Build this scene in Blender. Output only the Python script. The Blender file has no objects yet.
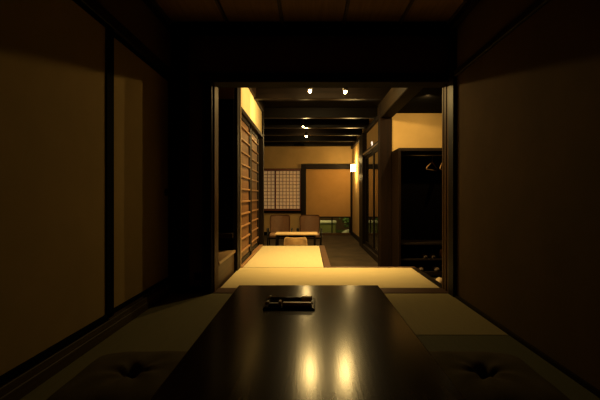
import bpy, bmesh, math, random
from mathutils import Vector, Matrix
random.seed(7)
C = bpy.context.scene.collection
scene = bpy.context.scene
scene.view_settings.view_transform = 'Standard'
scene.view_settings.look = 'None'
scene.view_settings.exposure = 0.5
scene.view_settings.gamma = 0.86
scene.cycles.use_denoising = True
scene.cycles.max_bounces = 10
scene.cycles.diffuse_bounces = 6
scene.cycles.glossy_bounces = 5
scene.cycles.sample_clamp_indirect = 3.0
scene.cycles.caustics_reflective = False

# ------------------------------------------------------------ materials
def new_mat(name):
    m = bpy.data.materials.new(name); m.use_nodes = True
    nt = m.node_tree; b = nt.nodes['Principled BSDF']
    return m, nt, b
def coords(nt, scale, rot=(0,0,0)):
    tc = nt.nodes.new('ShaderNodeTexCoord'); mp = nt.nodes.new('ShaderNodeMapping')
    mp.inputs['Scale'].default_value = scale; mp.inputs['Rotation'].default_value = rot
    nt.links.new(tc.outputs['Object'], mp.inputs['Vector'])
    return mp.outputs['Vector']
def ramp(nt, fac, stops):
    r = nt.nodes.new('ShaderNodeValToRGB')
    while len(r.color_ramp.elements) < len(stops): r.color_ramp.elements.new(.5)
    for e, (p, c) in zip(r.color_ramp.elements, stops):
        e.position = p; e.color = (*c, 1)
    nt.links.new(fac, r.inputs['Fac']); return r.outputs['Color']
def bump(nt, b, h, strength, dist=.002):
    n = nt.nodes.new('ShaderNodeBump'); n.inputs['Strength'].default_value = strength
    n.inputs['Distance'].default_value = dist
    nt.links.new(h, n.inputs['Height']); nt.links.new(n.outputs['Normal'], b.inputs['Normal'])
def noise(nt, vec, scale, detail=4, rough=.55):
    n = nt.nodes.new('ShaderNodeTexNoise'); n.inputs['Scale'].default_value = scale
    n.inputs['Detail'].default_value = detail; n.inputs['Roughness'].default_value = rough
    nt.links.new(vec, n.inputs['Vector']); return n.outputs['Fac']
def wood(name, c1, c2, grain='y', rough=.45, bstr=.15, spec=.5, coat=0):
    m, nt, b = new_mat(name)
    s = {'x': (1.2, 22, 22), 'y': (22, 1.2, 22), 'z': (22, 22, 1.2)}[grain]
    f = noise(nt, coords(nt, s), 1.6, 6, .6)
    nt.links.new(ramp(nt, f, [(.3, c1), (.7, c2)]), b.inputs['Base Color'])
    b.inputs['Roughness'].default_value = rough
    b.inputs['Specular IOR Level'].default_value = spec
    if coat: b.inputs['Coat Weight'].default_value = coat
    bump(nt, b, f, bstr); return m
def plaster(name, c1, c2, bstr=.25):
    m, nt, b = new_mat(name)
    v = coords(nt, (1, 1, 1))
    f = noise(nt, v, 3.0, 5); g = noise(nt, v, 140, 3)
    nt.links.new(ramp(nt, f, [(.3, c1), (.7, c2)]), b.inputs['Base Color'])
    b.inputs['Roughness'].default_value = .92; b.inputs['Specular IOR Level'].default_value = .15
    bump(nt, b, g, bstr, .0015); return m
def plain(name, c, rough=.5, metal=0, spec=.5, emis=None, es=0):
    m, nt, b = new_mat(name)
    f = noise(nt, coords(nt, (1, 1, 1)), 25, 3)
    nt.links.new(ramp(nt, f, [(.2, tuple(x*.88 for x in c)), (.8, tuple(min(1, x*1.08) for x in c))]), b.inputs['Base Color'])
    b.inputs['Roughness'].default_value = rough; b.inputs['Metallic'].default_value = metal
    b.inputs['Specular IOR Level'].default_value = spec
    if emis:
        b.inputs['Emission Color'].default_value = (*emis, 1); b.inputs['Emission Strength'].default_value = es
    return m
def tatami(name, c1, c2, along='x'):
    # igusa rushes: fine ribs running along one axis, warp lines across
    m, nt, b = new_mat(name)
    v = coords(nt, (1, 1, 1))
    w = nt.nodes.new('ShaderNodeTexWave'); w.bands_direction = 'Y' if along == 'x' else 'X'
    w.inputs['Scale'].default_value = 60; w.inputs['Distortion'].default_value = .4
    nt.links.new(v, w.inputs['Vector'])
    f = noise(nt, coords(nt, (1.5, 60, 1) if along == 'x' else (60, 1.5, 1)), 2.5, 5)
    nt.links.new(ramp(nt, f, [(.25, c1), (.75, c2)]), b.inputs['Base Color'])
    b.inputs['Roughness'].default_value = .7; b.inputs['Specular IOR Level'].default_value = .2
    bump(nt, b, w.outputs['Fac'], .25, .0008); return m

W_DARK = wood('dark_wood', (.012, .008, .005), (.028, .017, .010), 'x', .5, .15, .2)
W_DARKZ = wood('dark_wood_upright', (.010, .007, .005), (.022, .013, .008), 'z', .5, .12, .15)
W_DARKY = wood('dark_wood_lengthwise', (.014, .009, .006), (.032, .019, .011), 'y', .5, .12, .2)
W_JAMB = wood('jamb_wood', (.09, .048, .018), (.17, .095, .036), 'z', .5, .1, .08)
W_SILL = wood('sill_wood', (.07, .035, .016), (.13, .065, .03), 'x', .45)
W_STEP = wood('step_wood', (.30, .19, .09), (.42, .28, .14), 'y', .4)
W_DOOR = wood('door_board', (.15, .075, .03), (.23, .115, .045), 'z', .5)
W_DOORX = wood('door_batten', (.30, .165, .075), (.42, .24, .11), 'y', .45)
W_RED = wood('red_brown_wood', (.12, .035, .015), (.20, .06, .025), 'x', .4)
W_POST = wood('post_wood', (.011, .006, .003), (.026, .012, .005), 'z', .6, .12, .12)
W_BEAM = wood('beam_wood', (.006, .004, .0025), (.013, .008, .005), 'x', .36, .12, .25)
W_BEAMY = wood('beam_wood_lengthwise', (.013, .009, .0045), (.026, .017, .008), 'y', .7, .15, .12)
W_TABLE = wood('table_wood', (.026, .014, .006), (.055, .030, .013), 'y', .195, .08, .28)
W_CEIL = wood('ceiling_board', (.24, .125, .055), (.34, .19, .085), 'y', .6)
W_BATT = wood('ceiling_batten', (.05, .028, .014), (.09, .05, .025), 'y', .5)
W_PALE = wood('pale_wood', (.72, .52, .28), (.84, .64, .36), 'x', .4)
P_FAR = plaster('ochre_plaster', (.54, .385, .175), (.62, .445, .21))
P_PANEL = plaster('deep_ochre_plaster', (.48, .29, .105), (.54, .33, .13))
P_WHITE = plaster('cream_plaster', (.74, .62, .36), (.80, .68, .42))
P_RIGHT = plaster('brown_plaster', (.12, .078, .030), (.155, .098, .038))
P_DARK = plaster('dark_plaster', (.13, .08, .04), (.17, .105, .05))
FUSUMA = plaster('fusuma_paper', (.40, .285, .10), (.455, .325, .12), .08)
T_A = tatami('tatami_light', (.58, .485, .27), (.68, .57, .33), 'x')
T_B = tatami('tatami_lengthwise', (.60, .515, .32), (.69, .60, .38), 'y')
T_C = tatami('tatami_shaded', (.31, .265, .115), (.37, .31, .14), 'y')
T_D = tatami('tatami_shaded_dark', (.12, .115, .05), (.15, .14, .065), 'y')  # tatami darkened in its colour where the light falls off near the table
T_E = tatami('tatami_shaded_left', (.195, .172, .075), (.24, .21, .095), 'y')  # left mats: darker tatami copy, dim light put into the colour
LACQ = plain('black_lacquer', (.008, .006, .005), .15, 0, .6)
BLACK = plain('black_wood', (.004, .003, .0025), .9, 0, .05)
BLACKM = plain('black_metal', (.02, .018, .016), .35, .6)
STEEL = plain('brushed_steel', (.55, .5, .42), .3, 1)
BRASS = plain('tan_bamboo', (.85, .60, .28), .4)
CREAM = plain('cream_cap', (.85, .72, .5), .4)
LEATHER = plain('brown_leather', (.32, .19, .105), .5)
FABRIC = plain('cushion_cloth', (.12, .09, .045), .95, 0, .1)
STONE = plaster('corridor_stone', (.06, .044, .026), (.10, .074, .044), .3)
EARTH = plaster('garden_moss', (.10, .14, .03), (.20, .24, .06), .6)
LEAF = plain('leaf_green', (.10, .17, .04), .6)
ROCK = plaster('garden_rock', (.3, .28, .2), (.42, .4, .3), .8)
BULB = plain('lit_bulb', (1, .8, .5), .5, 0, .5, (1, .72, .38), 45)
SCONCE = plain('lit_shade', (1, .85, .6), .5, 0, .5, (1, .74, .36), 11)
SWITCH = plain('white_plastic', (.8, .76, .7), .4, 0, .5, (1, .85, .7), .8)
SLIPPER = plain('slipper_cloth', (.13, .09, .055), .8)
SANDAL = plain('beige_straw', (.55, .42, .26), .8)
PAPERM, nt, b = new_mat('shoji_paper')
f = noise(nt, coords(nt, (1, 1, 1)), 18, 5)
nt.links.new(ramp(nt, f, [(.3, (.74, .55, .27)), (.7, (.86, .68, .36))]), b.inputs['Base Color'])
b.inputs['Roughness'].default_value = .9
b.inputs['Emission Color'].default_value = (1, .68, .36, 1); b.inputs['Emission Strength'].default_value = .11  # faint glow added to lift the front-lit paper; no light behind it
GLASS, nt, b = new_mat('window_glass')
b.inputs['Base Color'].default_value = (.9, .95, .9, 1); b.inputs['Roughness'].default_value = .02
b.inputs['Transmission Weight'].default_value = 1; b.inputs['IOR'].default_value = 1.05
DGLASS, nt, b = new_mat('dark_glass')
f = noise(nt, coords(nt, (1, 1, 1)), 2, 2)
nt.links.new(ramp(nt, f, [(.3, (.012, .010, .006)), (.7, (.02, .016, .01))]), b.inputs['Base Color'])
b.inputs['Roughness'].default_value = .03; b.inputs['Specular IOR Level'].default_value = 1.0
b.inputs['IOR'].default_value = 1.9

# ------------------------------------------------------------ mesh helpers
class MB:
    def __init__(s): s.bm = bmesh.new()
    def box(s, x0, x1, y0, y1, z0, z1, bev=0, seg=1, rot=None):
        r = bmesh.ops.create_cube(s.bm, size=1)
        vs = r['verts']
        c = Vector(((x0+x1)/2, (y0+y1)/2, (z0+z1)/2)); d = (x1-x0, y1-y0, z1-z0)
        for v in vs: v.co = Vector((v.co.x*d[0], v.co.y*d[1], v.co.z*d[2]))
        if rot is not None:
            for v in vs: v.co = rot @ v.co
        for v in vs: v.co += c
        if bev > 0:
            es = list({e for v in vs for e in v.link_edges})
            bmesh.ops.bevel(s.bm, geom=es, offset=bev, segments=seg, affect='EDGES', profile=.5)
        return s
    def tube(s, pts, r, n=10, cap=True):
        pts = [Vector(p) for p in pts]; rings = []
        rr = r if isinstance(r, (list, tuple)) else [r]*len(pts)
        up = None
        for i, p in enumerate(pts):
            t = (pts[min(i+1, len(pts)-1)] - pts[max(i-1, 0)]).normalized()
            if up is None or abs(t.dot(up)) > .98:
                up = Vector((0, 0, 1)) if abs(t.z) < .9 else Vector((1, 0, 0))
            a = t.cross(up).normalized(); bb = a.cross(t).normalized()
            rings.append([s.bm.verts.new(p + rr[i]*(math.cos(k*2*math.pi/n)*a + math.sin(k*2*math.pi/n)*bb)) for k in range(n)])
        for A, B in zip(rings, rings[1:]):
            for k in range(n): s.bm.faces.new((A[k], A[(k+1) % n], B[(k+1) % n], B[k]))
        if cap:
            s.bm.faces.new(rings[0][::-1]); s.bm.faces.new(rings[-1])
        return s
    def lathe(s, c, prof, n=20):
        c = Vector(c); rings = []
        for r, z in prof:
            rings.append([s.bm.verts.new(c + Vector((r*math.cos(k*2*math.pi/n), r*math.sin(k*2*math.pi/n), z))) for k in range(n)])
        for A, B in zip(rings, rings[1:]):
            for k in range(n): s.bm.faces.new((A[k], A[(k+1) % n], B[(k+1) % n], B[k]))
        s.bm.faces.new(rings[0][::-1]); s.bm.faces.new(rings[-1]); return s
    def grid(s, f, nu, nv, closed=False):
        V = [[s.bm.verts.new(Vector(f(i/nu, j/nv))) for j in range(nv+1)] for i in range(nu+1)]
        for i in range(nu):
            for j in range(nv): s.bm.faces.new((V[i][j], V[i+1][j], V[i+1][j+1], V[i][j+1]))
        return s
    def build(s, name, mat, parent=None, smooth=False, loc=(0, 0, 0)):
        bmesh.ops.recalc_face_normals(s.bm, faces=s.bm.faces)
        me = bpy.data.meshes.new(name); s.bm.to_mesh(me); s.bm.free()
        me.materials.append(mat)
        if smooth:
            for p in me.polygons: p.use_smooth = True
        o = bpy.data.objects.new(name, me); C.objects.link(o); o.location = loc
        if parent: o.parent = parent
        return o
def B(*a, **k): return MB().box(*a, **k)
ntrim = [0]
def struct(o): o['kind'] = 'structure'; return o
def trim(mat, *a, bev=.004):
    ntrim[0] += 1
    return struct(B(*a, bev=bev).build('trim_%d' % ntrim[0], mat))
def thing(name, loc, label, cat, group=None, rz=0):
    o = bpy.data.objects.new(name, None); C.objects.link(o); o.location = loc
    o.empty_display_size = .1; o.rotation_euler.z = rz
    o['label'] = label; o['category'] = cat
    if group: o['group'] = group
    return o
def tag(o, label, cat, group=None):
    o['label'] = label; o['category'] = cat
    if group: o['group'] = group
    return o
def kids(r): return [o for o in bpy.data.objects if o.parent == r]
def dup(r, loc, label, rz=None):
    n = r.copy(); C.objects.link(n); n.location = loc; n['label'] = label
    if rz is not None: n.rotation_euler.z = rz
    for ch in kids(r):
        c = ch.copy(); C.objects.link(c); c.parent = n
        for g in kids(ch):
            d = g.copy(); C.objects.link(d); d.parent = c
    return n

FZ = -.28          # level of the stone corridor
BW = 10.2          # far wall
# ============================================================ NEAR ROOM (setting)
struct(B(-1.6, 1.6, -1.6, 3.05, -.12, -.04).build('floor', BLACK))
c = struct(B(-1.6, 1.6, -1.6, 3.2, 2.20, 2.26).build('ceiling', W_CEIL))
for x in (-1.11, -.656, -.214, .28, .735, 1.12):      # ceiling battens
    trim(W_BATT, x-.013, x+.013, -1.5, 3.0, 2.178, 2.20)
# cornices
trim(BLACK, -1.12, 1.15, 2.97, 3.05, 2.12, 2.20)
trim(W_DARKY, -1.18, -1.12, -1.5, 3.06, 2.15, 2.20)
trim(W_DARKY, 1.12, 1.17, -1.5, 2.97, 2.13, 2.20)
# left: raised sill, upper rail, small wall over it
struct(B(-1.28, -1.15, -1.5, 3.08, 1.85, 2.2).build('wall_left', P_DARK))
m = MB().box(-1.26, -1.143, -1.5, 3.07, -.04, .05, bev=.004).box(-1.26, -1.146, -1.5, 3.07, .05, .085, bev=.003)
m.box(-1.26, -1.165, -1.5, 3.07, .085, .10)
ntrim[0] += 1; struct(m.build('trim_%d' % ntrim[0], wood('left_sill_wood', (.06, .04, .02), (.12, .08, .04), 'y', .6, .1, .15)))
trim(W_DARKY, -1.26, -1.138, -1.5, 3.08, 1.78, 1.85)
# sliding paper doors, left wall
def fusuma(n, x, y0, y1, handle):
    d = struct(B(x-.012, x, y0+.03, y1-.01, .13, 1.75).build('door_%d' % n, FUSUMA))
    MB().box(x-.02, x+.008, y0, y0+.03, .10, 1.78, bev=.003).box(x-.02, x+.008, y1-(.080 if n == 1 else .012), y1, .10, 1.78, bev=.003) \
        .box(x-.02, x+.008, y0+.03, y1-.03, .10, .13, bev=.003).box(x-.02, x+.008, y0+.03, y1-.03, 1.75, 1.78, bev=.003) \
        .build('door_frame', BLACK, d)
    m = MB(); m.tube([(x-.005, handle, .83), (x+.006, handle, .83)], .03, 20)
    m.build('door_pull', BLACKM, d)
fusuma(1, -1.15, 1.24, 2.17, 1.32)
fusuma(2, -1.168, 2.13, 3.08, 3.02)
fusuma(3, -1.168, .28, 1.22, 1.16)
fusuma(4, -1.15, -.70, .26, .17)
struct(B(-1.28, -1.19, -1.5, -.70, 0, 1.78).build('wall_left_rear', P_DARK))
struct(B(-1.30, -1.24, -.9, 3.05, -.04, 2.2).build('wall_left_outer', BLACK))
# right wall
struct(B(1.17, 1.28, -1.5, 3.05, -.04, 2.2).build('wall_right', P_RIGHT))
trim(W_DARKY, 1.148, 1.172, -1.5, 2.93, 1.745, 1.79)
struct(B(1.155, 1.172, -1.5, 2.93, -.04, .018).build('baseboard_right', W_DARKY))
struct(B(-1.3, 1.28, -1.6, -1.5, -.04, 2.2).build('wall_rear', P_DARK))
# opening towards the hall
trim(W_DARKZ, -1.3, -1.00, 3.08, 3.2, -.04, 2.24)
struct(B(-1.01, -.86, 3.09, 3.15, 0, 2.2).build('wall_opening_left', P_DARK))
struct(B(-1.0, -.87, 3.075, 3.09, 0, .05).build('baseboard_left', W_DARK))
trim(W_DARKZ, -.875, -.797, 3.03, 3.22, -.04, 1.74)
trim(W_JAMB, -.797, -.783, 3.07, 3.20, 0, 1.734, bev=.002)
m = MB().box(1.162, 1.20, 3.03, 3.20, -.04, 1.734).box(1.15, 1.163, 3.045, 3.085, 0, 1.734, bev=.002) \
    .box(1.15, 1.163, 3.105, 3.15, 0, 1.734, bev=.002).box(1.15, 1.163, 3.165, 3.20, 0, 1.734, bev=.002)
ntrim[0] += 1; struct(m.build('trim_%d' % ntrim[0], W_JAMB))
trim(W_DARKZ, 1.142, 1.20, 2.93, 3.035, -.04, 2.2)
trim(wood('lintel_wood', (.010, .007, .004), (.02, .013, .007), 'x', .7, .15, .2), -.90, 1.20, 3.035, 3.20, 1.735, 1.81)          # lintel
struct(B(-1.0, 1.17, 3.07, 3.17, 1.81, 2.2).build('wall_lintel', P_DARK))
trim(W_SILL, -.80, 1.17, 3.045, 3.215, -.06, .003)

# tatami, near room
def mat_(x0, x1, y0, y1, mat, label, group):
    o = B(x0, x1, y0, y1, -.045, 0, bev=.004, seg=2).build('tatami_mat', mat); tag(o, label, 'tatami mat', group); return o
G1 = 'borderless mats of the dark near room'; G2 = 'lit mats beyond the opening'
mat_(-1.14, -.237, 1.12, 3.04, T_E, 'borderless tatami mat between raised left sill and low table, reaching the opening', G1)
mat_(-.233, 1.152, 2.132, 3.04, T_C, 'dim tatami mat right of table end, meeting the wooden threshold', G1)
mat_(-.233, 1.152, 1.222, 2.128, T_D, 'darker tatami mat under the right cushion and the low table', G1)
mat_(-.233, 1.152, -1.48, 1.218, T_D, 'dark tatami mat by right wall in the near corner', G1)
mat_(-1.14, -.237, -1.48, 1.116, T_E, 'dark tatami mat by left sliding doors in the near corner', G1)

# ============================================================ HALL (setting)
struct(B(-3.2, 3.0, 3.2, BW+.2, FZ-.1, FZ).build('floor_corridor', STONE))
# raised platform carrying the lit mats
struct(B(-.80, .17, 4.14, 5.95, FZ, -.045).build('floor_platform', BLACK))
struct(B(-.80, 1.14, 3.215, 4.14, FZ, -.045).build('floor_platform_front', BLACK))
trim(W_SILL, .172, .25, 4.20, 6.0, FZ, 0)
trim(W_SILL, .172, 1.20, 4.142, 4.20, FZ, .0)
trim(W_DARKY, 1.145, 1.215, 3.24, 4.142, FZ, -.002)
trim(W_DARK, -.77, .172, 5.952, 6.0, FZ, -.002)
mat_(-.775, 1.143, 3.217, 4.130, T_A, 'brightly lit tatami mat lying crosswise just beyond the threshold', G2)
mat_(-.742, .165, 4.146, 5.95, T_B, 'pale glowing tatami mat running lengthwise beside the boarded sliding doors', G2)
# left wall with boarded sliding doors
struct(B(-.90, -.768, 4.06, 6.02, 1.80, 2.34).build('wall_hall_left', P_WHITE))
trim(W_DARKZ, -.855, -.765, 3.96, 4.10, FZ, 2.34)
trim(W_DARKY, -.78, -.735, 4.10, 6.02, 2.165, 2.335)
trim(wood('post_lit_edge', (.4,.26,.12), (.5,.34,.17), 'z', .45), -.79, -.757, 4.102, 4.14, 0, 2.3, bev=.003)  # pale strip puts the lit edge of the dark post into the colour
trim(W_DARKZ, -.88, -.745, 6.02, 6.14, FZ, 2.34)
trim(W_DARKY, -.88, -.752, 4.14, 6.02, 1.745, 1.80)
trim(W_DOORX, -.88, -.748, 4.142, 6.02, -.04, .012)
def board_door(n, x, y0, y1):
    d = struct(B(x-.012, x, y0+.045, y1-.045, .06, 1.70).build('door_%d' % n, W_DOOR))
    MB().box(x-.016, x+.012, y0, y0+(.05 if n == 5 else .13), .012, 1.745, bev=.003).box(x-.016, x+.012, y1-.19, y1, .012, 1.745, bev=.003) \
        .box(x-.016, x+.012, y0+.05, y1-.05, 1.695, 1.745).box(x-.016, x+.012, y0+.05, y1-.05, .012, .07) \
        .build('door_frame', W_DARKZ, d)
    m = MB()
    for k in range(11):
        z = .155 + k*.145
        m.box(x, x+.022, y0+.05, y1-.19, z-.010, z+.010, bev=.002)
    m.build('door_batten', W_DOORX, d)
board_door(5, -.79, 4.145, 5.04)
board_door(6, -.815, 5.02, 6.01)
# alcove with steps on the left of the front strip
trim(W_STEP, -1.2, -.783, 3.23, 3.955, .195, .225)
struct(B(-1.2, -.80, 3.23, 3.955, FZ, .195).build('trim_step_riser', wood('riser', (.07,.04,.018), (.14,.08,.035), 'y', .5)))
trim(W_POST, -1.2, -.80, 3.86, 3.955, .36, .41)
struct(B(-1.2, -.80, 3.93, 3.955, .225, 1.83).build('wall_alcove_back', BLACK))
struct(B(-1.2, -.80, 3.94, 3.96, 1.83, 2.34).build('wall_alcove_upper', P_RIGHT))
struct(B(-1.28, -1.2, 3.2, 4.0, FZ, 2.34).build('wall_alcove_left', P_DARK))
# ceiling of boards on beams
struct(B(-3.2, 3.0, 3.17, BW+.2, 2.33, 2.4).build('ceiling_hall', W_DARK))
for k, y in enumerate((4.15, 5.13, 6.37, 7.3, 8.2, 9.15, 9.98)):
    x0 = -.768 if y < 6.1 else -3.1
    trim(W_BEAM, x0, (1.15 if y < 6 else 1.18), y, y+.11, 2.15, 2.33, bev=.01)
trim(W_BEAMY, 1.02, 1.19, 3.24, 5.30, 1.917, 2.145, bev=.008)
trim(W_DARKY, 1.14, 1.19, 5.5, 10.1, 2.08, 2.15)
trim(W_POST, 1.02, 1.19, 5.30, 5.48, FZ, 2.145, bev=.008)
# entrance side
struct(B(1.19, 3.0, 5.32, 5.44, FZ, 2.33).build('wall_entrance', P_FAR))
struct(B(1.19, 2.65, 3.24, 5.32, 1.99, 2.1).build('ceiling_entrance', BLACK))
struct(B(2.6, 2.7, 3.2, 5.32, FZ, 2.33).build('wall_entrance_right', P_DARK))
struct(B(1.28, 2.7, 3.1, 3.24, FZ, 2.33).build('wall_entrance_front', P_DARK))
# right corridor wall
struct(B(1.19, 1.29, 5.48, 7.7, 1.70, 2.33).build('wall_corridor', P_FAR))
trim(W_DARKY, 1.12, 1.20, 5.48, 7.6, 1.60, 1.70)
trim(W_STEP, 1.105, 1.12, 5.9, 7.6, 1.64, 1.665, bev=.003)  # pale strip painting in the lit top of the dark lintel
trim(W_DARKY, 1.10, 1.20, 5.48, 7.6, FZ, FZ+.10)
def glass_door(n, x, y0, y1):
    d = struct(B(x-.004, x+.004, y0+.05, y1-.05, FZ+.14, 1.55).build('door_%d' % n, DGLASS))
    MB().box(x-.018, x+.018, y0, y0+.05, FZ+.10, 1.60, bev=.003).box(x-.018, x+.018, y1-.05, y1, FZ+.10, 1.60, bev=.003) \
        .box(x-.018, x+.018, y0+.05, y1-.05, 1.55, 1.60).box(x-.018, x+.018, y0+.05, y1-.05, FZ+.10, FZ+.16) \
        .build('door_frame', W_DARKZ, d)
glass_door(7, 1.15, 5.49, 6.55)
glass_door(8, 1.17, 6.52, 7.6)
struct(B(1.21, 1.29, 5.48, 7.7, FZ, 1.70).build('wall_behind_glass', BLACK))
trim(W_DARKZ, 1.10, 1.29, 7.62, 8.12, FZ, 2.10, bev=.008)
struct(B(1.19, 1.29, 8.12, BW, FZ, 2.33).build('wall_lamp_side', P_FAR))
struct(B(1.165, 1.19, 8.12, BW-.01, FZ, FZ+.11).build('baseboard_corridor', W_DARK))
# far wall
struct(B(-3.1, -1.28, BW, BW+.12, FZ, 2.33).build('wall_back_left', P_FAR))
m = MB().box(-1.28, -.22, BW, BW+.12, 1.56, 2.33).box(-1.28, -.22, BW, BW+.12, FZ+.08, .35)
m.box(-.22, 1.19, BW, BW+.12, 1.69, 2.33)
struct(m.build('wall_back', P_FAR))
struct(B(-.08, 1.155, BW-.01, BW+.10, .235, 1.54).build('wall_back_panel', P_PANEL))
struct(B(-1.28, -.15, BW-.02, BW, FZ, FZ+.09).build('baseboard_back', BLACK))
trim(W_DARKZ, -.215, -.08, BW-.07, BW+.1, FZ, 1.67)
trim(W_DARK, -.08, 1.10, BW-.07, BW+.1, 1.54, 1.67)
trim(W_DARKZ, 1.14, 1.19, BW-.05, BW+.1, FZ, 1.54)
trim(W_DARK, -.08, 1.14, BW-.03, BW+.1, .205, .235)
trim(W_JAMB, -.08, 1.14, BW-.03, BW+.1, FZ, FZ+.06)
struct(B(-3.2, -3.1, 5.9, BW+.2, FZ, 2.33).build('wall_far_left', P_FAR))
struct(B(-3.2, -.88, 6.02, 6.1, FZ, 2.33).build('wall_far_near', P_FAR))
# shoji window
w = struct(MB().box(-1.27, -.225, BW-.05, BW+.02, 1.49, 1.55, bev=.004).box(-1.27, -.225, BW-.05, BW+.02, .39, .45, bev=.004)
    .box(-1.27, -1.24, BW-.05, BW+.02, .45, 1.49).box(-.255, -.225, BW-.05, BW+.02, .45, 1.49)
    .box(-.945, -.905, BW-.045, BW+.0, .45, 1.49, bev=.003).build('window_1', W_RED))
B(-1.24, -.255, BW+.005, BW+.01, .45, 1.49).build('shoji_paper', PAPERM, w)
m = MB()
for k in range(1, 3): x = -1.24 + k*(.295/3); m.box(x-.008, x+.008, BW-.018, BW+.004, .45, 1.49)
for k in range(1, 7): x = -.905 + k*(.65/7); m.box(x-.008, x+.008, BW-.018, BW+.004, .45, 1.49)
for k in range(1, 11):
    z = .45 + k*1.04/11
    m.box(-1.24, -.945, BW-.016, BW+.003, z-.007, z+.007).box(-.905, -.255, BW-.016, BW+.003, z-.007, z+.007)
m.build('lattice', wood('lattice_wood', (.30, .15, .06), (.4, .2, .09), 'z', .5), w)
trim(BLACK, -1.28, -.215, BW-.06, BW+.02, .34, .39)
struct(B(-1.28, -.2, BW+.03, BW+.12, .35, 1.56).build('wall_back_shutter', BLACK))
# low garden window
w2 = struct(MB().box(-.08, -.05, BW+.0, BW+.06, FZ+.06, .205).box(1.11, 1.14, BW, BW+.06, FZ+.06, .205)
    .box(.62, .65, BW, BW+.06, FZ+.06, .205).build('window_2', W_DARKZ))
B(-.05, 1.11, BW+.025, BW+.031, FZ+.06, .205).build('window_pane', GLASS, w2)
# garden behind it
struct(B(-2.5, 3.2, BW+.2, 16, FZ-.30, FZ-.2).build('ground', EARTH))
struct(B(-2.5, 3.2, 14.0, 14.1, FZ-.2, 2.2).build('wall_garden', P_DARK))
def rock(x, y, s, label):
    m = MB(); r = bmesh.ops.create_icosphere(m.bm, subdivisions=3, radius=1)
    for v in m.bm.verts:
        k = 1 + .18*math.sin(3.1*v.co.x+y) * math.cos(2.7*v.co.y) + .1*math.sin(7*v.co.z+x)
        v.co = Vector((v.co.x*s*k, v.co.y*s*.8*k, max(v.co.z*s*.55*k, -s*.3)))
    tag(m.build('garden_rock', ROCK, None, True, (x, y, FZ-.2+s*.28)), label, 'rock', 'rocks in the garden')
rock(1.30, 12.3, .20, 'mossy dim rock in the garden by the right post of the low window')
t = thing('stand_in_trough', (.45, 12.6, FZ-.2), 'long pale lamp-lit stone trough added to carry the garden glow behind the low window', 'trough')  # stand-in block added to catch light and show the pale garden glow
B(-.46, .46, -.16, .16, 0, .36, bev=.02, seg=2).build('body', plaster('trough_stone', (.12, .12, .04), (.2, .18, .07), .6), t)
MB().box(-.48, .48, -.18, -.11, .36, .44, bev=.01).box(-.48, .48, .11, .18, .36, .44, bev=.01).box(-.48, -.41, -.11, .11, .36, .44).box(.41, .48, -.11, .11, .36, .44).build('rim', ROCK, t)
def shrub(x, y, s, n, label):
    t = thing('garden_shrub', (x, y, FZ-.2), label, 'shrub', 'shrubs in the garden')
    m = MB()
    for k in range(4):
        a = k*1.7; m.tube([(0, 0, -.01), (.1*s*math.cos(a), .1*s*math.sin(a), .4*s), (.3*s*math.cos(a), .3*s*math.sin(a), .75*s)], [.014, .01, .005], 6)
    m.build('stem', W_POST, t)
    m = MB()
    for k in range(n):
        d = Vector((random.gauss(0, 1), random.gauss(0, 1), random.gauss(0, .8))).normalized()*random.uniform(.5, 1)*s*.5
        p = Vector((0, 0, s*.6)) + d
        if p.z < .03: p.z = .03
        u = Vector((random.gauss(0, 1), random.gauss(0, 1), random.gauss(0, 1))).normalized(); v = u.cross(d).normalized()
        L = .05*s+.02
        m.bm.faces.new([m.bm.verts.new(q) for q in (p-u*L, p+v*L*.45, p+u*L, p-v*L*.45)])
    m.build('foliage', LEAF, t)
shrub(1.5, 12.9, .9, 420, 'leafy green shrub in the garden at the right of the low window')
shrub(-.55, 13.2, .9, 420, 'leafy green shrub in the garden behind the chairs')

# ============================================================ NEAR ROOM things
t = thing('low_table', (0, 1.25, 0), 'long dark polished wooden low table reflecting the ceiling lights', 'table')
L0, L1 = -.67, .68
B(-.366, .360, L0, L1, .302, .335, bev=.004, seg=2).build('tabletop', W_TABLE, t)
for sx in (-.33, .26):
    for sy in (L0+.05, L1-.13):
        B(sx, sx+.065, sy, sy+.065, 0, .302, bev=.004).build('leg', W_DARKZ, t)
for sx in (-.315, .285):
    B(sx, sx+.022, L0+.11, L1-.13, .235, .302).build('apron', W_DARK, t)
for sy in (L0+.06, L1-.10):
    B(-.265, .26, sy, sy+.022, .235, .302).build('apron', W_DARK, t)
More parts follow.
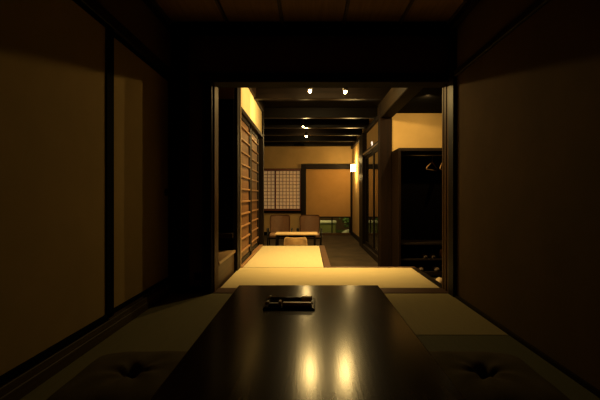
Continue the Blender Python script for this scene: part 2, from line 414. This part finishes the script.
# lacquer tray with two sticks
TZ = .335
t = thing('lacquer_tray', (-.080, 1.585, TZ), 'black lacquer tray with raised rim on the far end of the low table', 'tray', rz=math.radians(-2))
B(-.106, .106, -.078, .078, 0, .006, bev=.002).build('base', LACQ, t)
MB().box(-.106, .106, -.078, -.070, .003, .009, bev=.002).box(-.106, .106, .070, .078, .003, .009, bev=.002) \
    .box(-.106, -.098, -.071, .071, .003, .009, bev=.002).box(.098, .106, -.071, .071, .003, .009, bev=.002).build('rim', LACQ, t)
B(-.098, .098, -.006, .004, .005, .009, bev=.001).build('divider', LACQ, t)
def stick(y, label, tip):
    t = thing('writing_brush', (-.080, 1.585+y, TZ+.0145), label, 'brush', None, math.radians(-2))
    if tip:
        MB().tube([(-.085, 0, 0), (.05, 0, 0)], .008, 12).build('shaft', plain('dark_bamboo', (.10, .06, .025), .4), t, True)
        B(.048, .092, -.013, .011, -.0075, .0125, bev=.002).build('tip', BRASS, t)
        MB().tube([(-.096, -.006, .004), (-.089, .010, .007)], .006, 10).build('cap', CREAM, t, True)
    else:
        MB().box(-.030, .092, -.011, .011, -.0075, .0085, bev=.003).build('shaft', BRASS, t)
        B(-.088, -.045, -.010, .010, -.0075, .005, bev=.003).build('sleeve', plain('olive_sleeve', (.22, .15, .06), .5), t)
        MB().box(-.046, -.034, -.014, .016, -.0075, .015, bev=.003).build('clasp', CREAM, t)
        MB().tube([(-.098, -.010, .004), (-.091, .010, .007)], .006, 10).build('cap', CREAM, t, True)
stick(.036, 'slim dark brush with tan tip lying in the far slot of the tray', True)
stick(-.044, 'tan bamboo brush with pale clasp lying in the near slot of the tray', False)

# cushions
def cushion(x, y, label, rz):
    t = thing('floor_cushion', (x, y, 0), label, 'cushion', 'square cushions either side of the table', rz)
    h = .26
    def f(side):
        def g(u, v):
            a = u*2-1; bq = v*2-1
            e = max(0, 1-abs(a)**3.2)**.5 * max(0, 1-abs(bq)**3.2)**.5
            pull = 1 - .05*(1-abs(bq))*abs(a)**6 - 0
            pull2 = 1 - .05*(1-abs(a))*abs(bq)**6
            r = math.hypot(a, bq); th = math.atan2(bq, a)
            if side > 0:
                z = .040 + .062*e - .062*math.exp(-(r/.13)**2) - .010*math.exp(-(r/.40)**2)*(1+math.cos(6*th))*(1 if r > .02 else 0)
                z += .003*math.sin(9*a+2)*math.sin(7*bq)*e
            else: z = .040 - .036*min(1, e*1.6)
            return (a*h*pull, bq*h*pull2, z)
        return g
    m = MB().grid(f(1), 48, 48).grid(f(-1), 48, 48)
    bmesh.ops.remove_doubles(m.bm, verts=m.bm.verts, dist=.0005)
    m.build('cushion_body', FABRIC, t, True)
    m = MB()
    for k in range(4):
        a = k*math.pi/2+.4
        m.tube([(0, 0, .040), (.012*math.cos(a), .012*math.sin(a), .050), (.030*math.cos(a), .030*math.sin(a), .060)], .0025, 6)
    m.build('tuft', plain('tuft_thread', (.02, .016, .01), .9), t, True)
cushion(-.715, 1.50, 'dark square floor cushion with pinched centre, left of the low table', .03)
cushion(.71, 1.50, 'dark square floor cushion with pinched centre, right of the low table', -.03)
# outlet
t = thing('wall_outlet', (-.93, 3.09, .10), 'small black wall outlet low on the plaster strip left of the opening', 'outlet')
B(-.028, .028, -.008, 0, 0, .06, bev=.003).build('cover_plate', BLACK, t)
MB().box(-.010, -.006, -.0095, -.007, .02, .04).box(.006, .010, -.0095, -.007, .02, .04).build('socket', BLACKM, t)

# ============================================================ FAR ROOM things
def chair(x, y, label, rz):
    t = thing('lounge_chair', (x, y, FZ), label, 'chair', 'low lounge chairs at the far coffee table', rz)
    w = .21
    def back(u, v):
        a = u*2-1; z = .29 + v*.405
        ww = w*(1 - .10*(1-v)**2) * (1 if v < .86 else math.sqrt(max(0, 1-((v-.86)/.14)**2*.30)))
        return (a*ww, .16 + .10*v - .07*a*a, z)
    m = MB().grid(back, 16, 14)
    r = bmesh.ops.solidify(m.bm, geom=m.bm.faces[:], thickness=.022)
    m.build('backrest', LEATHER, t, True)
    B(-.20, .20, -.22, .17, .27, .34, bev=.025, seg=3).build('seat', LEATHER, t, True)
    for s in (-1, 1):
        MB().tube([(s*.235, .17, .42), (s*.24, -.05, .44), (s*.235, -.20, .43)], .014, 8).build('armrest', BLACKM, t, True)
        MB().tube([(s*.235, -.19, .43), (s*.225, -.21, .0)], [.013, .011], 8).build('leg', BLACKM, t, True)
        MB().tube([(s*.235, .16, .42), (s*.21, .22, .0)], [.013, .011], 8).build('leg', BLACKM, t, True)
    MB().box(-.225, .225, -.205, -.185, .25, .275).box(-.215, .215, .16, .18, .25, .275).box(-.225, -.205, -.2, .17, .25, .275).box(.205, .225, -.2, .17, .25, .275).build('seat_frame', BLACKM, t)
chair(-.58, 7.35, 'brown leather lounge chair left of the far table, under the lattice window', .05)
chair(.01, 7.35, 'brown leather lounge chair right of the far table, beside the low garden window', -.03)
t = thing('coffee_table', (-.23, 6.55, FZ), 'small pale-topped coffee table in front of the two leather chairs', 'table')
B(-.36, .38, -.23, .17, .408, .43, bev=.005).build('tabletop', W_PALE, t)
for sx in (-.33, .33):
    for sy in (-.19, .13):
        MB().tube([(sx, sy, 0), (sx, sy, .41)], .016, 10).build('leg', BLACKM, t)
for sy in (-.20, .13): B(-.33, .33, sy, sy+.02, .37, .41).build('apron', BLACK, t)
# pale stool
t = thing('wooden_stool', (-.225, 6.20, FZ), 'pale rounded wooden chair back poking up before the coffee table', 'stool')
def bk(u, v):
    a = (u*2-1); ww = .19*(1+.06*(1-v)) * (1 if v < .75 else math.sqrt(1-((v-.75)/.25)**2*.28))
    return (a*ww, -.10 + .10*a*a, .19+.205*v)
m = MB().grid(bk, 16, 10); bmesh.ops.solidify(m.bm, geom=m.bm.faces[:], thickness=-.02)
m.build('backrest', W_PALE, t, True)
B(-.17, .17, -.09, .12, .17, .20, bev=.012, seg=2).build('seat', W_PALE, t)
for sx in (-.14, .14):
    for sy in (-.07, .09):
        MB().tube([(sx, sy, 0), (sx*.92, sy*.9, .17)], [.013, .016], 8).build('leg', W_PALE, t)

# wardrobe in the entrance
t = thing('open_wardrobe', (1.185, 4.88, FZ), 'tall black open wardrobe with hanging rail and shoe shelves in the entrance', 'wardrobe')
H = 1.435-FZ
B(0, .03, 0, .42, 0, H-.04, bev=.003).build('side_panel', W_POST, t)
B(1.20, 1.23, 0, .42, 0, H-.04, bev=.003).build('side_panel', BLACK, t)
B(0, 1.23, 0, .42, H-.04, H, bev=.003).build('top_panel', W_DARK, t)
B(.03, 1.20, .40, .42, .08, H-.04).build('back_panel', BLACK, t)
B(.03, 1.20, .0, .40, .03, .08).build('shelf', W_DARK, t)
B(.03, 1.20, .02, .40, .225, .245, bev=.002).build('shelf', W_DARK, t)
B(.03, 1.20, .02, .40, .43, .455, bev=.002).build('shelf', W_DARK, t)
MB().tube([(.03, .2, 1.36-FZ), (1.20, .2, 1.36-FZ)], .011, 10).build('hanging_rail', STEEL, t, True)
def hanger(x, rz, label):
    t = thing('coat_hanger', (x, 5.08, 1.36), label, 'hanger', 'coat hangers on the wardrobe rail', rz)
    MB().tube([(-.0, 0, -.10), (0, 0, -.055), (.017, 0, -.036), (.025, 0, -.008), (.012, 0, .013), (-.006, 0, .016), (-.014, 0, .008)], .0035, 6).build('hook', STEEL, t, True)
    MB().tube([(-.205, 0, -.20), (-.19, 0, -.175), (-.02, 0, -.10), (.02, 0, -.10), (.19, 0, -.175), (.205, 0, -.20), (.18, 0, -.205), (-.18, 0, -.205), (-.205, 0, -.20)], .008, 8).build('shoulder_bar', wood('hanger_wood', (.3, .18, .08), (.42, .25, .12), 'x', .35), t, True)
hanger(1.69, .9, 'wooden coat hanger on the rail, the whole triangle in view')
hanger(1.83, 1.1, 'wooden coat hanger half hidden behind the right door jamb')
def shoe(x, y, z, rz, label, mat, group, s=1.0):
    t = thing('slipper', (x, y, z), label, 'slipper', group, rz)
    def sole(u, v):
        th = u*2*math.pi; yy = math.sin(th)*.125*s; xx = math.cos(th)*(.042+.008*math.sin(th))*s
        return (xx*v, yy*v, .012)
    m = MB(); n = 24
    lo = [m.bm.verts.new((math.cos(k*2*math.pi/n)*(.040+.008*math.sin(k*2*math.pi/n))*s, math.sin(k*2*math.pi/n)*.125*s, 0)) for k in range(n)]
    hi = [m.bm.verts.new((v.co.x, v.co.y, .014)) for v in lo]
    m.bm.faces.new(lo[::-1]); m.bm.faces.new(hi)
    for k in range(n): m.bm.faces.new((lo[k], lo[(k+1) % n], hi[(k+1) % n], hi[k]))
    m.build('sole', W_POST, t)
    def up(u, v):
        a = math.pi*u; yy = (-.01 + v*.125)*s
        w = .046*s*math.sqrt(max(0.02, 1-max(0, (yy/s)/.128)**2)); h = .052*s*math.sqrt(max(.02, 1-(v*.93)**2))
        return (-w*math.cos(a), yy, .012+h*math.sin(a))
    MB().grid(up, 12, 10).build('upper', mat, t, True)
GS = 'slippers in the entrance wardrobe'
shoe(1.56, 5.04, FZ+.245, 3.1, 'left one of the brown slippers side by side on the middle shoe shelf', SLIPPER, GS)
shoe(1.66, 5.04, FZ+.245, 3.2, 'right one of the brown slippers side by side on the middle shoe shelf', SLIPPER, GS)
shoe(1.50, 5.00, FZ+.08, 3.0, 'dim slipper at the left on the bottom shelf of the wardrobe', SLIPPER, GS)
shoe(1.70, 5.00, FZ+.08, 3.2, 'dim slipper on the bottom shelf, just left of the door jamb', SLIPPER, GS)
# amber jar on middle shelf near jamb
t = thing('amber_jar', (1.80, 5.02, FZ+.245), 'small amber jar glinting on the shoe shelf beside the jamb', 'jar')
MB().lathe((0, 0, 0), [(.03, 0), (.038, .01), (.038, .07), (.026, .085), (.022, .09)]).build('body', plain('amber', (.6, .35, .1), .2), t, True)
MB().lathe((0, 0, .088), [(.025, 0), (.025, .02), (.02, .024)]).build('lid', BRASS, t, True)
# stepping board + sandals on the entrance floor
shoe(1.62, 4.60, FZ, 2.7, 'beige straw sandal on the entrance floor, nearer the platform edge', SANDAL, 'sandals on the entrance floor', 1.1)
shoe(1.80, 4.66, FZ, 2.75, 'beige straw sandal on the entrance floor, nearer the door jamb', SANDAL, 'sandals on the entrance floor', 1.1)

# oval wall device
t = thing('wall_fixture', (1.19, 6.95, 1.71), 'small white oval fixture high on the plaster above the glass doors', 'fixture')
m = MB(); m.tube([(0, 0, .045), (-.02, 0, .045)], .05, 20)
for v in m.bm.verts: v.co.z = .05 + (v.co.z-.045)*1.3
m.build('oval_cover', SWITCH, t, True)
MB().tube([(-.019, 0, .05), (-.026, 0, .05)], .02, 14).build('lens', BLACK, t, True)

# ============================================================ lights
WARM = (1.0, .705, .28)
def lamp(kind, loc, e, color=WARM, r=.02, size=None, blend=1, aim=None):
    l = bpy.data.lights.new('light', kind); l.energy = e; l.color = color
    if kind != 'AREA': l.shadow_soft_size = r
    if kind == 'SPOT': l.spot_size = math.radians(size); l.spot_blend = blend
    if kind == 'AREA': l.size = size
    o = bpy.data.objects.new('light', l); C.objects.link(o); o.location = loc
    if aim is not None:
        o.rotation_euler = (Vector(aim)-Vector(loc)).to_track_quat('-Z', 'Y').to_euler()
    return o
def downlight(x, y, z, label, aim, lit=True, s=1.0, top=2.33):
    t = thing('ceiling_spotlight', (x, y, z), label, 'spotlight', 'small spotlights under the dark ceiling')
    MB().tube([(0, 0, .10*s), (0, 0, top-z)], .008, 8).build('stem', BLACKM, t, True)
    m = MB().lathe((0, 0, .012), [(.030*s, 0), (.036*s, .004), (.036*s, .08*s), (.02*s, .10*s)])
    m.build('housing', BLACKM, t, True)
    if lit: MB().lathe((0, 0, -.002), [(.008*s, -.020*s), (.018*s, -.014*s), (.022*s, -.004), (.022*s, .014)]).build('bulb', BULB, t, True)
downlight(.012, 4.55, 2.09, 'left one of the two brightest ceiling spotlights over the tatami', None, s=.88)
downlight(.440, 4.50, 2.065, 'right one of the two brightest ceiling spotlights over the tatami', None, s=.88)
downlight(-.11, 6.86, 2.08, 'tiny lit ceiling spotlight further back, the upper and fainter one', None, s=.5)
downlight(-.06, 7.95, 2.08, 'tiny lit ceiling spotlight nearest the far wall, below the fainter one', None, s=.8)
downlight(1.40, 4.34, 1.985, 'ceiling spotlight above the entrance wardrobe, washing the plaster', None, lit=False, s=.9, top=2.05)
for x, y, z in ((.012, 4.55, 2.04), (.440, 4.50, 2.015)):
    lamp('SPOT', (x, y, z), 105, WARM, .03, 100, 1, (x-.05, y+.25, 0))
    lamp('POINT', (x, y, z), 21.0, WARM, .02)
lamp('SPOT', (.012, 4.60, 2.04), 42, WARM, .02, 62, 1, (-.77, 5.30, 1.90))  # extra spot without its own fixture, added to brighten the upper left wall
lamp('SPOT', (-.11, 6.86, 2.03), 90, WARM, .02, 100, 1, (-.3, 6.9, 0))
lamp('SPOT', (-.06, 7.95, 2.03), 40, WARM, .02, 150, 1, (-.2, 8.4, 0))
lamp('POINT', (-.06, 7.95, 2.03), 9, WARM, .02)
lamp('SPOT', (1.40, 4.34, 1.975), 27, WARM, .02, 150, 1, (1.55, 5.25, 1.2))
# dark bracket hanging at the far beam
t = thing('dark_bracket', (-.25, 9.6, 2.10), 'small dark block hanging from the beams before the far wall', 'bracket')
B(-.13, .13, -.06, .06, .0, .05, bev=.004).build('block', BLACK, t)
B(-.03, .03, -.03, .03, .05, .23).build('stem', BLACK, t)
# wall lamp
t = thing('wall_lamp', (1.19, 9.3, 1.40), 'glowing square wall lamp on the right wall of the far room', 'lamp')
B(-.02, 0, -.05, .05, .03, .17, bev=.004).build('back_plate', BLACKM, t)
B(-.14, -.02, -.07, .07, .02, .19, bev=.015, seg=3).build('lamp_shade', SCONCE, t, True)
lamp('POINT', (1.02, 9.3, 1.70), 9, WARM, .05)
lamp('POINT', (1.02, 9.3, 1.28), 6, WARM, .05)
# garden light
lamp('POINT', (.45, 12.25, .50), 22, (1, .82, .40), .08)
lamp('POINT', (.45, 11.3, .8), 16, (1, .85, .35), .1)

# ============================================================ world, camera
w = bpy.data.worlds.new('night'); scene.world = w; w.use_nodes = True
w.node_tree.nodes['Background'].inputs[0].default_value = (.5, .35, .2, 1)
w.node_tree.nodes['Background'].inputs[1].default_value = .01
cd = bpy.data.cameras.new('camera'); cam = bpy.data.objects.new('camera', cd); C.objects.link(cam)
cam.location = (0, 0, .8); cam.rotation_euler = (math.pi/2, 0, 0)
cd.sensor_width = 36; cd.lens = 370/600*36; cd.shift_x = -9/600; cd.shift_y = -4/600
cd.clip_start = .02
scene.camera = cam
